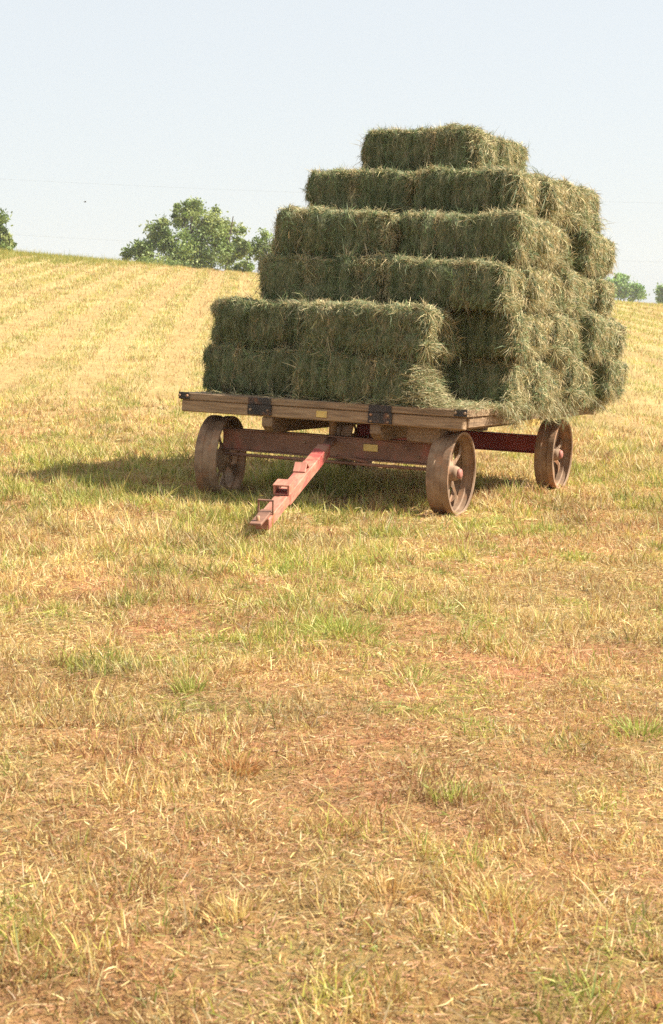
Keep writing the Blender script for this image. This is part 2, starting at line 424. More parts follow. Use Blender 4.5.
def box_mesh(name, sx, sy_, sz_, bev=.006, jit=0.0):
    bm = bmesh.new(); bmesh.ops.create_cube(bm, size=1)
    for v in bm.verts:
        v.co = Vector((v.co.x * sx, v.co.y * sy_, v.co.z * sz_)) + Vector(rng.normal(0, 1, 3) * jit)
    if bev: bmesh.ops.bevel(bm, geom=list(bm.edges), offset=bev, segments=1, affect='EDGES', profile=.5)
    return bm_mesh(name, bm)
def box(name, lo, hi, material, parent, bev=.006, jit=0.0):
    lo = np.array(lo, float); hi = np.array(hi, float); c = (lo + hi) / 2; s = hi - lo
    return link(name, box_mesh(name, *s, bev=bev, jit=jit), material, parent, Matrix.Translation(c))
def prism(name, prof, u0, u1, material, parent):
    """profile in (v, w) swept along u"""
    bm = bmesh.new()
    A = [bm.verts.new((u0, v, w)) for v, w in prof]; B = [bm.verts.new((u1, v, w)) for v, w in prof]
    bm.faces.new(A[::-1]); bm.faces.new(B); k = len(prof)
    for i in range(k): bm.faces.new((A[i], A[(i + 1) % k], B[(i + 1) % k], B[i]))
    bmesh.ops.recalc_face_normals(bm, faces=bm.faces)
    bmesh.ops.bevel(bm, geom=list(bm.edges), offset=.005, segments=1, affect='EDGES')
    return link(name, bm_mesh(name, bm), material, parent)
def rod(name, a, b_, rad, material, parent, seg=12):
    a = Vector(a); b_ = Vector(b_); bm = bmesh.new()
    bmesh.ops.create_cone(bm, cap_ends=True, segments=seg, radius1=rad, radius2=rad, depth=(b_ - a).length)
    me = bm_mesh(name, bm, True)
    q = (b_ - a).to_track_quat('Z', 'Y').to_matrix().to_4x4()
    return link(name, me, material, parent, Matrix.Translation((a + b_) / 2) @ q)

# deck boards across the wagon
DL = 3.56; NP = 18; pw = DL / NP
for k in range(NP):
    o1, o2 = rng.uniform(-.012, .012, 2) if k else (0, 0)
    box('deck_plank', (0 + o1, k * pw + .003, HB - .0537), (WID + o2, (k + 1) * pw - .004, HB - rng.uniform(0, .004)), M_WOOD, wagon, .005, .0015)
box('front_header', (.012, .012, .628), (2.27, .10, .7165), M_WOOD, wagon, .008, .002)
box('rear_header', (.012, DL - .10, .628), (2.27, DL - .012, .7165), M_WOOD, wagon, .008, .002)
box('side_sill', (2.195, .104, .64), (2.282, DL - .104, .7165), M_WOODL, wagon, .007, .002)
box('side_sill', (.018, .104, .64), (.105, DL - .104, .7165), M_WOODL, wagon, .007, .002)
for u0, u1 in ((.69, .775), (1.56, 1.645)):
    prism('stringer', [(.02, .6265), (.02, .56), (.09, .513), (DL - .09, .513), (DL - .02, .56), (DL - .02, .6265)], u0, u1, M_WOODL, wagon)
for u0, u1 in ((1.80, 2.06),):
    box('bolster_block', (u0, .13, .515), (u1, .27, .714), M_WOODL, wagon, .008, .003)
box('bolster_block', (1.20, 2.82, .452), (1.46, 2.98, .714), M_WOODL, wagon, .008, .003)
# dark steel straps with bolt heads on the front header
def strap(u0, u1, w0, w1, v=-.006):
    s = box('steel_strap', (u0, v, w0), (u1, .010 if w0 < .7 else -.0005, w1), M_BLACK, wagon, .003)
    bu = (u1 - u0) / 2
    for du in (-.72, .72):
        for dw in ((-.6, .55) if w1 - w0 > .08 else (0,)):
            bm = bmesh.new(); bmesh.ops.create_cone(bm, cap_ends=True, segments=8, radius1=.011, radius2=.008, depth=.014)
            link('bolt', bm_mesh('bolt', bm), M_RUST, s, Matrix.Translation((du * bu, -.013, dw * (w1 - w0) / 2)) @ Matrix.Rotation(math.pi / 2, 4, 'X'))
    return s
strap(.58, .775, .640, .7165); box('steel_strap', (.585, -.009, .7175), (.77, -.0005, .768), M_BLACK, wagon, .003)
strap(1.55, 1.735, .636, .7165); box('steel_strap', (1.555, -.009, .7175), (1.73, -.0005, .768), M_BLACK, wagon, .003)
strap(-.004, .085, .724, .7755, -.010); strap(2.205, 2.304, .724, .7755, -.010)
tag(box('tag_plate', (1.138, .004, .652), (1.222, .0115, .700), M_YEL, wagon, .002), 'small yellow tag on the front timber')
tag(box('tag_plate', (1.415, .2595, .412), (1.53, .2645, .464), M_YEL, wagon, .002), 'small yellow tag on the front axle')
tag(box('side_plate', (2.2835, 1.18, .603), (2.295, 1.76, .655), M_YEL, wagon, .003), 'yellow metal strip under the deck edge')

# axles: channel beams with flanges, rods and reach pole
def axle(v, w0, w1, m_, u0=.24, u1=2.03):
    A = box('front_axle' if v < 1 else 'rear_axle', (u0, v - .035, w0), (u1, v + .035, w1), m_, wagon, .004)
    c = ((u0 + u1) / 2, v, (w0 + w1) / 2)
    for zz_ in (w0 - c[2] - .006, w1 - c[2] + .006):
        link('flange', box_mesh('flange', u1 - u0, .10, .0115, .003), m_, A, Matrix.Translation((0, 0, zz_)))
    return A
FA = axle(VF - .01, .352, .495, M_AXLE); RA = axle(VR, .302, .435, M_REDD)
for k in range(5):
    bm = bmesh.new(); bmesh.ops.create_cone(bm, cap_ends=True, segments=8, radius1=.012, radius2=.009, depth=.014)
    link('bolt', bm_mesh('bolt', bm), M_RUST, FA, Matrix.Translation(([-.55, -.2, .62, .72, .5][k], -.04, [.03, .02, .035, -.03, .03][k])) @ Matrix.Rotation(math.pi / 2, 4, 'X'))
rod('tie_rod', (.30, .20, .318), (1.98, .20, .318), .0125, M_AXLE, wagon)
rod('tie_rod', (1.25, .155, .372), (1.48, .20, .335), .011, M_AXLE, wagon)
box('reach_pole', (1.09, VF + .045, .385), (1.20, VR - .055, .47), M_REDD, wagon, .006)
rod('king_pin', (1.145, VF - .01, .497), (1.145, VF - .01, .71), .03, M_RUST, wagon)

# steel wheels
def lathe(prof, seg=64):
    bm = bmesh.new(); rings = []
    for k in range(seg):
        t = 2 * math.pi * k / seg
        rings.append([bm.verts.new((xx, rr * math.cos(t), rr * math.sin(t))) for xx, rr in prof])
    n_ = len(prof)
    for k in range(seg):
        A, B = rings[k], rings[(k + 1) % seg]
        for i in range(n_): bm.faces.new((A[i], B[i], B[(i + 1) % n_], A[(i + 1) % n_]))
    bmesh.ops.recalc_face_normals(bm, faces=bm.faces)
    return bm
h = TW / 2
rim_prof = [(-h, R - .016), (-h, R - .002), (-h + .006, R), (-.03, R - .001), (-.022, R - .010), (.022, R - .010), (.03, R - .001), (h - .006, R), (h, R - .002), (h, R - .016), (h - .010, R - .022),
            (h - .02, R - .014), (.028, R - .015), (.02, R - .024), (-.02, R - .024), (-.028, R - .015), (-h + .02, R - .014), (-h + .010, R - .022)]
rim_me = bm_mesh('rim', lathe(rim_prof, 72)); rim_me.materials.append(M_RUST)
hub_me = bm_mesh('hub', lathe([(-.075, .02), (-.075, .042), (-.03, .05), (-.022, .105), (-.012, .108), (-.006, .06), (.03, .055), (.055, .045), (.055, .02)], 32), True); hub_me.materials.append(M_RUST)
cap_me = bm_mesh('hub_cap', lathe([(.050, .0), (.050, .036), (.062, .038), (.074, .034), (.080, .022), (.082, .010), (.082, .0005)], 24), True); cap_me.materials.append(M_CAP)
def spoke_mesh():
    bm = bmesh.new(); prof = [(.085, .030), (.13, .020), (.19, .018), (.24, .028), (.272, .052), (R - .018, .062)]
    rows = []
    for rr, ww in prof:
        xo = .012 * math.sin((rr - .085) / .2 * math.pi)
        rows.append([bm.verts.new((-.012 + xo - .005, -ww, rr)), bm.verts.new((-.012 + xo + .006, 0, rr)), bm.verts.new((-.012 + xo - .005, ww, rr)), bm.verts.new((-.012 + xo - .013, 0, rr))])
    for A, B in zip(rows[:-1], rows[1:]):
        for i in range(4): bm.faces.new((A[i], A[(i + 1) % 4], B[(i + 1) % 4], B[i]))
    bm.faces.new(rows[0]); bm.faces.new(rows[-1]); bmesh.ops.recalc_face_normals(bm, faces=bm.faces)
    return bm_mesh('spoke', bm)
sp_me = spoke_mesh(); sp_me.materials.append(M_RUST)
for (u, v, s) in ((UL + TW / 2 - .02, VF, -1), (UR - TW / 2, VF, 1), (UL + TW / 2, VR, -1), (UR - TW / 2, VR, 1)):
    mm = Matrix.Translation((u, v, R - (.032 if (s < 0 and v < 1) else .010))) @ Matrix.Rotation(0 if s > 0 else math.pi, 4, 'Z') @ Matrix.Rotation(.11 if (s < 0 and v < 1) else 0, 4, 'Z') @ Matrix.Rotation(rng.uniform(0, 1), 4, 'X') @ Matrix.Scale(1.06 if (s < 0 and v < 1) else 1.0, 4)
    wh = empty('wheel', mm, wagon)
    link('rim', rim_me, None, wh); link('hub', hub_me, None, wh); link('hub_cap', cap_me, None, wh)
    for k in range(8):
        link('spoke', sp_me, None, wh, Matrix.Rotation(k * math.pi / 4, 4, 'X'))

# drawbar
TB = np.array([1.16, .24, .455]); TT = np.array([1.70, -1.95, .078])
ax = norm(TB - TT); sd = norm(np.cross(ax, [0, 0, 1.0])); upn = np.cross(sd, ax)
TMx = Matrix.Identity(4)
for i in range(3):
    TMx[i][0], TMx[i][1], TMx[i][2], TMx[i][3] = sd[i], ax[i], upn[i], TT[i]
TL = float(np.linalg.norm(TB - TT))
tongue = empty('drawbar', TMx, wagon)
def tb(name, lo, hi, m_, bev=.005, rot=None):
    lo = np.array(lo, float); hi = np.array(hi, float); c = (lo + hi) / 2
    M4 = Matrix.Translation(c)
    if rot is not None: M4 = M4 @ rot
    return link(name, box_mesh(name, *(hi - lo), bev=bev), m_, tongue, M4)
tb('tongue_tip', (-.044, .02, -.02), (.044, .62, .052), M_BARE)
tb('tongue_bar', (-.048, .622, -.03), (.048, 1.50, .054), M_BARE)
tb('tongue_base', (-.046, 1.502, -.035), (.046, 2.02, .052), M_RED)
tb('tongue_plate', (-.036, 2.022, .0), (.036, TL + .06, .032), M_AXLE)
tb('hitch_plate', (-.04, -.16, .012), (.035, .16, .030), M_AXLE, .004).location.z += .042
rod('hitch_pin', (0, -.10, .045), (0, -.10, .10), .012, M_RUST, tongue)
# upright hoop near the tip
for s_ in (-1, 1): tb('hoop_post', (s_ * .046 - .005, .105, .053), (s_ * .046 + .005, .122, .135), M_AXLE, .002)
tb('hoop_bar', (-.052, .105, .1355), (.052, .122, .146), M_AXLE, .002)
# rectangular pocket bracket
for s_ in (-1, 1): tb('pocket_side', (s_ * .046 - .007, .56, .055), (s_ * .046 + .007, .70, .112), M_BARE, .002)
tb('pocket_top', (-.056, .555, .113), (.056, .705, .124), M_BARE, .002)
tb('pocket_floor', (-.038, .56, .0545), (.038, .70, .064), M_RED, .002)
# folded plate
tb('folded_plate', (-.050, 1.15, .052), (.036, 1.235, .062), M_BARE, .002, Matrix.Rotation(.6, 4, 'X')).location.z += .025
tb('folded_plate', (-.050, 1.222, .052), (.036, 1.307, .062), M_RED, .002, Matrix.Rotation(-.6, 4, 'X')).location.z += .025

# ------------------------------------------------------------------ hay bales
BL, BW, BH = .97, .465, .355
HAYC = np.array([[.145, .185, .075], [.23, .245, .115], [.42, .36, .195], [.105, .145, .06], [.60, .50, .28], [.28, .235, .13], [.185, .25, .105]])
def bale_surface(seed):
    r = .09
    half = np.array([BL / 2, BW / 2, BH / 2])
    nf = 11; edges = np.sort(np.concatenate([[0], np.cumsum(np.random.default_rng(seed).uniform(.6, 1.4, nf))])); edges = edges / edges[-1] * BL - BL / 2
    tone = np.random.default_rng(seed + 5).normal(0, .010, nf + 1)
    def f(Q):
        """box surface points -> shaped points and normals"""
        inner = np.clip(Q, -(half - r), half - r)
        nn = norm(Q - inner)
        Pp = inner + nn * r
        x_, y_, z_ = Q[:, 0], Q[:, 1], Q[:, 2]
        k = np.clip(np.searchsorted(edges, x_) - 1, 0, nf - 1)
        mid = (edges[k] + edges[k + 1]) / 2; hw = (edges[k + 1] - edges[k]) / 2
        ridge = 1 - np.abs((x_ - mid) / hw) ** 3
        endness = np.abs(nn[:, 0])
        d = (ridge - .7) * .034 * (1 - endness) + tone[k] * (1 - endness)
        d = d + (fbm(x_ * 9 + seed, y_ * 9, z_ * 9, seed, 3) - .5) * (.07 + .12 * endness)
        d = d + (fbm(x_ * 3 + seed, y_ * 3, z_ * 3, seed + 3, 2) - .5) * (.06 + .11 * endness)
        d = np.where(nn[:, 2] < -.7, np.minimum(d, 0.004), d)
        return Pp + nn * d[:, None], nn
    return f
def box_grid(step=.03):
    V = []; I = []; base = 0
    H = np.array([BL, BW, BH]) / 2
    for a_ in range(3):
        b_, c_ = [k for k in range(3) if k != a_]
        nb, nc_ = max(2, int(2 * H[b_] / step)), max(2, int(2 * H[c_] / step))
        B_, C_ = np.meshgrid(np.linspace(-H[b_], H[b_], nb + 1), np.linspace(-H[c_], H[c_], nc_ + 1), indexing='ij')
        for s_ in (-1, 1):
            Q = np.zeros((B_.size, 3)); Q[:, a_] = s_ * H[a_]; Q[:, b_] = B_.ravel(); Q[:, c_] = C_.ravel()
            id_ = np.arange(B_.size).reshape(B_.shape) + base
            q = np.stack([id_[:-1, :-1], id_[1:, :-1], id_[1:, 1:], id_[:-1, 1:]], -1).reshape(-1, 4)
            if (s_ > 0) ^ (a_ == 1): pass
            else: q = q[:, ::-1]
            V.append(Q); I.append(q.ravel()); base += B_.size
    return np.concatenate(V), np.concatenate(I)
GV, GI = box_grid()
def make_bale_meshes(seed):
    f = bale_surface(seed)
    V, _ = f(GV)
    core = raw_mesh('packed_hay', V, GI, np.full(len(GI) // 4, 4), smooth=True); core.materials.append(M_CORE)
    n = 13500
    # wisps: bundles of strands that share a root, a direction and a colour; ends and upper edges are shaggier
    H = np.array([BL, BW, BH]) / 2
    Q = []; face = []
    for (a_, s_), k in {(0, 1): 1050, (0, -1): 350, (1, -1): 1250, (1, 1): 90, (2, 1): 420, (2, -1): 20}.items():
        q = (rng.random((k, 3)) * 2 - 1) * H; q[:, a_] = s_ * H[a_]; Q.append(q); face += [(a_ + 1) * s_] * k
    k = 230; q = (rng.random((k, 3)) * 2 - 1) * H; q[:, 1] = -H[1] + rng.exponential(.03, k); q[:, 2] = H[2]; Q.append(q); face += [9] * k
    k = 110; q = (rng.random((k, 3)) * 2 - 1) * H; q[:, 0] = H[0]; q[:, 1] = -H[1] + rng.exponential(.02, k); Q.append(q); face += [1] * k
    Q = np.concatenate(Q); face = np.array(face); nw = len(Q); per = 6
    T = rng.normal(size=(nw, 3)); down = np.array([0, 0, -1.0])
    wcl = fbm(Q[:, 0] * 14 + seed, Q[:, 1] * 6, Q[:, 2] * 3.5, seed + 9, 2)
    k = np.clip(((wcl - .5) * 9 + rng.normal(0, 1.5, nw) + 2.4).astype(int), 0, 6)
    wc = HAYC[np.array([3, 0, 6, 1, 5, 2, 4])[k]] * rng.uniform(.6, 1.35, (nw, 1))
    wl = (rng.gamma(3, .014, nw) + .018)
    rp = lambda a: np.repeat(a, per, 0)
    n = nw * per
    Qs = np.clip(rp(Q) + rng.normal(0, .010, (n, 3)), -H, H); face = rp(face); T = rp(T) + rng.normal(0, .9, (n, 3))
    Pp, nn = f(Qs)
    Pp = Pp - nn * rng.uniform(0, .015, (n, 1))
    T -= nn * (T * nn).sum(1, keepdims=True); T = norm(T)
    side = np.abs(face) == 2; end = np.abs(face) == 1
    T = np.where(side[:, None] & (rng.random((n, 1)) < .75), norm(T * .5 + np.array([0, 0, 1.0]) * np.sign(rng.normal(-.4, 1, size=(n, 1)))), T)
    T = np.where(end[:, None], norm(T * .9 + down * .5), T)
    ow = rp(rng.exponential(1.0, nw)) * rng.uniform(.6, 1.4, n)
    outw = ow * np.where(end, .32, np.where(face == 9, .5, np.where(face == 3, .22, .15)))
    D1 = T + nn * outw[:, None]
    D2 = T + rng.normal(0, .45, (n, 3)) + nn * (outw * .35)[:, None] + down * np.where(end, .7, .15)[:, None]
    L = rp(wl) * rng.uniform(.6, 1.3, n) * np.where(end, 1.2, .95)
    Wd = rng.uniform(.0024, .0050, n)
    c = rp(wc)
    bright = ((face == 3) | (face == 9) | end)[:, None]  # sunlight put into the colour: paler, warmer straw on tops, upper edges and ends
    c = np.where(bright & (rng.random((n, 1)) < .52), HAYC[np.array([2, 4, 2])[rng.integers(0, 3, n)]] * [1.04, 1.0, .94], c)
    c = c * rng.uniform(.8, 1.2, (n, 1)) * rng.uniform(.94, 1.06, (n, 3))
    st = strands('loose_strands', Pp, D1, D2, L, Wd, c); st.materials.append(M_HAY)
    return core, st
VAR = [make_bale_meshes(100 + 13 * k) for k in range(8)]
LAYER = ['bottom', 'second', 'third', 'fourth', 'fifth', 'top']
ORD = ['first', 'second', 'third', 'fourth', 'fifth', 'sixth', 'seventh']
nb = [0]
def bale(layer, u0, u1, v0, label, group='stacked hay bales on the wagon', dv=BW, flip=None, tilt=0.0):
    k = nb[0]; nb[0] += 1
    core, st = VAR[(k * 3 + layer) % len(VAR)]
    M4 = Matrix.Translation(((u0 + u1) / 2, v0 + dv / 2, HB + (layer + .5) * .3529 + .003)) @ Matrix.Rotation(rng.normal(0, .028), 4, 'Z') @ Matrix.Rotation(rng.normal(0, .018) + tilt, 4, 'Y')
    s = Matrix.Diagonal(((u1 - u0) / BL, dv / BW, .955 * rng.uniform(.965, 1.03), 1.0))
    e_ = empty('hay_bale', WM @ M4 @ s)
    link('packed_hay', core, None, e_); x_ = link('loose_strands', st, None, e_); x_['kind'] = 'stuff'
    return tag(e_, label, 'hay bale', group)

# front steps, shaded faces
bale(0, .04, .92, .27, 'hay bale at the deck\'s front, bottom layer, nearest the left wheel')
bale(0, .95, 1.90, .05, 'hay bale at the deck\'s front, bottom layer, beside the loose spilled hay')
bale(1, .06, .95, .31, 'hay bale of the second layer, front step, on its left end')
bale(1, .99, 1.97, .06, 'hay bale of the second layer, front step, with a ragged sunlit end', tilt=.01)
bale(2, .36, 1.42, .52, 'left of the two front hay bales in the third layer')
bale(2, 1.45, 2.40, .40, 'right of the two front hay bales in the third layer, at the sunlit corner')
bale(3, .425, 1.42, .64, 'left of the two front hay bales in the fourth layer')
bale(3, 1.44, 2.38, .69, 'right of the two front hay bales in the fourth layer, at the sunlit corner')
bale(4, .48, 1.38, 1.08, 'left of the two front hay bales in the fifth layer')
bale(4, 1.39, 2.25, 1.04, 'right of the two front hay bales in the fifth layer, at the sunlit corner')
bale(5, .85, 1.79, 1.34, 'topmost hay bale of the load, its shaded long side facing front')
# long rows behind, seen by their ends on the sunlit side
def side_rows(layer, v0, n_, ur, jit, names, dv=.468):
    for k in range(n_):
        j = jit[k] if k < len(jit) else 0
        bale(layer, ur + j - .97, ur + j, v0 + k * dv, names(k), dv=dv * 1.05)
side_rows(0, .68, 6, 2.39, [0, .03, -.03, .06, -.02, .12], lambda k: f'hay bale end in the bottom layer, {ORD[k]} from the front along the sunlit side')
side_rows(1, .62, 6, 2.41, [0, -.02, .04, .0, .08, .10], lambda k: f'hay bale end in the second layer, {ORD[k]} from the front along the sunlit side')
side_rows(2, .94, 5, 2.40, [.0, -.04, .03, -.06, .02], lambda k: f'hay bale end in the third layer, {ORD[k + 1]} from the front along the sunlit side')
side_rows(3, 1.13, 5, 2.38, [.02, -.03, -.14, .02, .0], lambda k: f'hay bale end in the fourth layer, {ORD[k + 1]} from the front along the sunlit side', dv=.447)
side_rows(4, 1.54, 3, 2.30, [.02, .03, .05], lambda k: f'hay bale end in the fifth layer, {ORD[k + 1]} from the front along the sunlit side', dv=.50)
side_rows(5, 1.83, 2, 1.86, [.0, -.03], lambda k: f'hay bale behind the topmost bale, {ORD[k]} one back', dv=.36)
# inner bales on the far side: they carry the upper rows and cast the shadow left of the wagon
for l_, v_, n_, dv_, ul in ((0, .76, 6, .456, .34), (1, .80, 6, .447, .36), (2, 1.0, 5, .466, .40), (3, 1.13, 5, .447, .43), (4, 1.56, 3, .49, .50)):
    for k in range(n_):
        bale(l_, ul, ul + .96, v_ + k * dv_, f'inner hay bale, {LAYER[l_]} layer, shaded far side, {ORD[k]} row behind the front', dv=min(dv_ * .99, BW))

# loose hay on the deck and over its edge
def loose(name, P, spread_up, label, down=0.0, lmul=1.0):
    n = len(P); az_ = rng.uniform(0, 2 * np.pi, n)
    D1 = np.stack([np.cos(az_), np.sin(az_), rng.normal(0, spread_up, n) - down], 1)
    D2 = D1 + rng.normal(0, .5, (n, 3)) - [0, 0, .15 + down]
    c = HAYC[np.array([4, 2, 5, 1, 2, 6])[rng.integers(0, 6, n)]] * rng.uniform(.75, 1.2, (n, 1))
    me = strands(name, P, D1, D2, (rng.gamma(4, .018, n) + .025) * lmul, rng.uniform(.0022, .0044, n), c)
    o = link(name, me, M_HAY); o.matrix_world = WM
    return tag(o, label, 'loose hay', kind='stuff')
n = 9000
u = rng.uniform(.1, 2.36, n); v = rng.uniform(-.01, .66, n)
dens = np.where(u > 1.35, 1.0, .16) * np.where((v > .1) & (u < 1.9), .25, 1)
k = rng.random(n) < dens; u, v = u[k], v[k]
pile = np.exp(-((u - 1.95) / .12) ** 2 - ((v - .12) / .10) ** 2) * .26 + .03 * np.exp(-((u - 2.0) / .4) ** 2)
P = np.stack([u, v, HB + .004 + rng.random(len(u)) * (pile + .016)], 1)
q = 4200
P2 = np.stack([rng.normal(1.93, .06, q), rng.normal(.17, .10, q), np.zeros(q)], 1)
P2[:, 2] = HB + .005 + rng.random(q) ** .8 * .30 * np.exp(-((P2[:, 0] - 1.90) / .11) ** 2)
loose('loose_hay', np.concatenate([P, P2]), .3, 'loose straw spilled over the front deck boards beside the bales', lmul=.75)
nw = 620; per = 7
v = rng.uniform(.5, 3.5, nw); dip = fbm(v * 2.2, 0 * v, 0, 61, 3)
top = HB + .04 - rng.random(nw) ** 1.2 * (.03 + .45 * np.clip(dip - .38, 0, 1))
W_ = np.stack([2.345 + rng.normal(0, .03, nw) + .05 * dip, v, top], 1)
loose('hanging_hay', np.repeat(W_, per, 0) + rng.normal(0, .014, (nw * per, 3)), .5, 'straw hanging down over the sunlit side edge of the deck', down=.8, lmul=.75)

# ------------------------------------------------------------------ trees
def world_at(px, py, depth):
    d = CW @ np.array([(px - 331.5) / F_PX, 1.0, -(py - 512) / F_PX])
    return CAM + d * depth / d[1]
LEAFC = np.array([[.125, .18, .042], [.165, .22, .055], [.095, .145, .035], [.21, .245, .075]])
def limb_bm(bm, a, b_, r0, r1, seg=7):
    a = Vector(a); b_ = Vector(b_); q = (b_ - a).to_track_quat('Z', 'Y').to_matrix()
    A = [bm.verts.new(a + q @ Vector((math.cos(t) * r0, math.sin(t) * r0, 0))) for t in np.linspace(0, 2 * math.pi, seg, endpoint=False)]
    B = [bm.verts.new(b_ + q @ Vector((math.cos(t) * r1, math.sin(t) * r1, 0))) for t in np.linspace(0, 2 * math.pi, seg, endpoint=False)]
    for i in range(seg): bm.faces.new((A[i], A[(i + 1) % seg], B[(i + 1) % seg], B[i]))
def tree(name, label, depth, base_px, lobes, nleaf, leaf, trunks, cat='tree', group=None, tint=(1, 1, 1), dy=.6):
    """lobes: (px, py, rx_px, ry_px, weight) seen at that depth, each given its own distance"""
    sc = depth / F_PX
    bx = world_at(base_px, 300, depth)
    root_z = float(terrain(bx[0], depth)); root = np.array([bx[0], depth, root_z])
    e_ = empty(name, Matrix.Translation(root))
    tw_ = np.array([l[4] for l in lobes], float); tw_ /= tw_.sum()
    Pn = []; Cn = []
    clusters = []
    for (lx, ly, rx, ry, w_), t_ in zip(lobes, tw_):
        c = world_at(lx, ly, depth) + [0, rng.uniform(-1, 1) * rx * sc * .8, 0]
        ncl = max(6, int(46 * t_ * len(lobes) / 3))
        v_ = norm(rng.normal(size=(ncl, 3))) * rng.uniform(.35, 1.0, (ncl, 1)) ** .6
        cc = c + v_ * [rx * sc, rx * sc * dy * 1.4, ry * sc]
        for q_ in cc: clusters.append((q_, c, rx * sc * rng.uniform(.16, .34)))
    per = nleaf // len(clusters)
    for q_, c, rr in clusters:
        p_ = q_ + rng.normal(size=(per, 3)) * rr * .75 * [1, 1, .8]
        Pn.append(p_); Cn.append(np.tile(LEAFC[rng.integers(0, 4)] * rng.uniform(.9, 1.6), (per, 1)))
    P = np.concatenate(Pn); c = np.concatenate(Cn) * rng.uniform(.75, 1.25, (len(P), 1)) * np.array(tint)
    kk = P[:, 2] > root_z + .25; P = P[kk]; c = c[kk]
    n = len(P); D = norm(rng.normal(size=(n, 3)) + [0, 0, -.2])
    sd_ = norm(np.cross(D, rng.normal(size=(n, 3)))); ll = rng.uniform(.7, 1.4, (n, 1)) * leaf
    V = np.stack([P - D * ll, P + sd_ * ll * .5, P + D * ll, P - sd_ * ll * .5], 1).reshape(-1, 3) - root
    me = raw_mesh('crown', V, np.arange(n * 4), np.full(n, 4), np.repeat(c, 4, 0))
    link('crown', me, M_LEAF, e_)
    bm = bmesh.new()
    for tx, r0 in trunks:
        b0 = world_at(tx, 300, depth) - root; b0[2] = -.2
        near = [q_ - root for q_, _, _ in clusters if abs(q_[0] - root[0] - b0[0]) < 40 * sc]
        if not near: near = [q_ - root for q_, _, _ in clusters]
        hmax = max(q_[2] for q_ in near)
        fork = b0 + np.array([rng.normal(0, .15), rng.normal(0, .15), hmax * .42])
        limb_bm(bm, b0, fork, r0 * 1.25, r0 * .8)
        top = fork + np.array([rng.normal(0, .3), rng.normal(0, .3), hmax * .45]); limb_bm(bm, fork, top, r0 * .8, r0 * .2)
        for i in rng.permutation(len(near))[:14]:
            t = rng.uniform(0, .8); s0 = fork + (top - fork) * t * .7
            limb_bm(bm, s0, near[i], r0 * .42 * (1 - t * .5), r0 * .08, 5)
    link('trunk', bm_mesh('trunk', bm, True), M_BARK, e_)
    return tag(e_, label, cat, group)
G = 'trees beyond the hill crest'
tree('broadleaf_tree', 'large spreading green tree on the hill crest beside the hay load', 128, 192,
     [(193, 222, 20, 22, 1.3), (172, 238, 20, 20, 1), (150, 250, 18, 14, .8), (134, 258, 11, 8, .4), (215, 226, 18, 18, 1), (230, 244, 18, 22, 1), (200, 252, 30, 16, 1.2), (190, 264, 40, 8, .9), (244, 246, 8, 15, .5), (182, 212, 10, 10, .4)],
     23000, .115, [(188, .22), (203, .17), (228, .16)], group=G)
tree('young_tree', 'thin airy young tree between the large tree and the hay load', 132, 263,
     [(264, 246, 12, 16, 1), (257, 256, 10, 12, .7), (272, 252, 9, 13, .6), (263, 233, 5, 6, .25)], 3600, .105, [(263, .09)], group=G)
tree('shrub', 'dark low shrub at the foot of the large crest tree', 122, 246,
     [(247, 267, 8, 7, 1), (236, 270, 9, 5, .6)], 1200, .11, [(247, .05)], cat='shrub', tint=(.8, .85, .8), group='shrubs on the hill crest')
tree('shrub', 'low green shrub under the left branches of the crest tree', 124, 150,
     [(152, 266, 16, 6, 1), (176, 268, 14, 6, .8)], 1500, .11, [(152, .05)], cat='shrub', group='shrubs on the hill crest')
tree('broadleaf_tree', 'tree cut off by the left edge, above the green crest', 120, -14,
     [(-14, 232, 20, 22, 1), (0, 238, 9, 12, .8), (3, 246, 10, 5, .4), (-8, 214, 9, 9, .4)], 5000, .14, [(-14, .2)], group=G)
tree('broadleaf_tree', 'small hazy rounded tree beyond the hill, right of the hay load', 300, 618,
     [(619, 287, 15, 10, 1), (608, 292, 14, 8, .8), (632, 293, 12, 7, .8), (621, 280, 8, 6, .4), (598, 293, 12, 8, .7)], 6500, .26, [(618, .3)], group=G, tint=(.9, 1.12, .95))
tree('broadleaf_tree', 'hazy dark tree cut off by the right edge of the picture', 300, 666,
     [(666, 294, 10, 8, 1), (672, 290, 9, 9, .8), (660, 298, 6, 5, .5)], 3200, .26, [(666, .25)], group=G, tint=(.9, 1.12, .95))

# ------------------------------------------------------------------ wires and bird
def wire(name, label, a, b_, depth_a, depth_b, sag, rad):
    A = world_at(*a, depth_a); B = world_at(*b_, depth_b); n_ = 40; bm = bmesh.new()
    rings = []
    for t in np.linspace(-.6, 1.6, n_):
        c = A + (B - A) * t - np.array([0, 0, 4 * sag * t * (1 - t)])
        rings.append([bm.verts.new((c[0], c[1] + rad * math.cos(k), c[2] + rad * math.sin(k))) for k in np.linspace(0, 2 * math.pi, 5, endpoint=False)])
    for P_, Q_ in zip(rings[:-1], rings[1:]):
        for i in range(5): bm.faces.new((P_[i], P_[(i + 1) % 5], Q_[(i + 1) % 5], Q_[i]))
    return tag(link(name, bm_mesh(name, bm), M_WIRE), label, 'wire', 'power lines in the hazy sky')
wire('power_line', 'upper faint power line crossing the pale sky above the trees', (0, 179), (663, 203), 190, 190, .3, .0045)
wire('power_line', 'lower faint power line running into the large crest tree', (0, 234), (663, 262), 190, 190, .3, .0045)
bm = bmesh.new()
prof = [(-.16, .005), (-.10, .03), (0, .05), (.10, .035), (.15, .02), (.19, .004)]
rows = [[bm.verts.new((x_, r_ * math.cos(t), r_ * math.sin(t))) for t in np.linspace(0, 2 * math.pi, 8, endpoint=False)] for x_, r_ in prof]
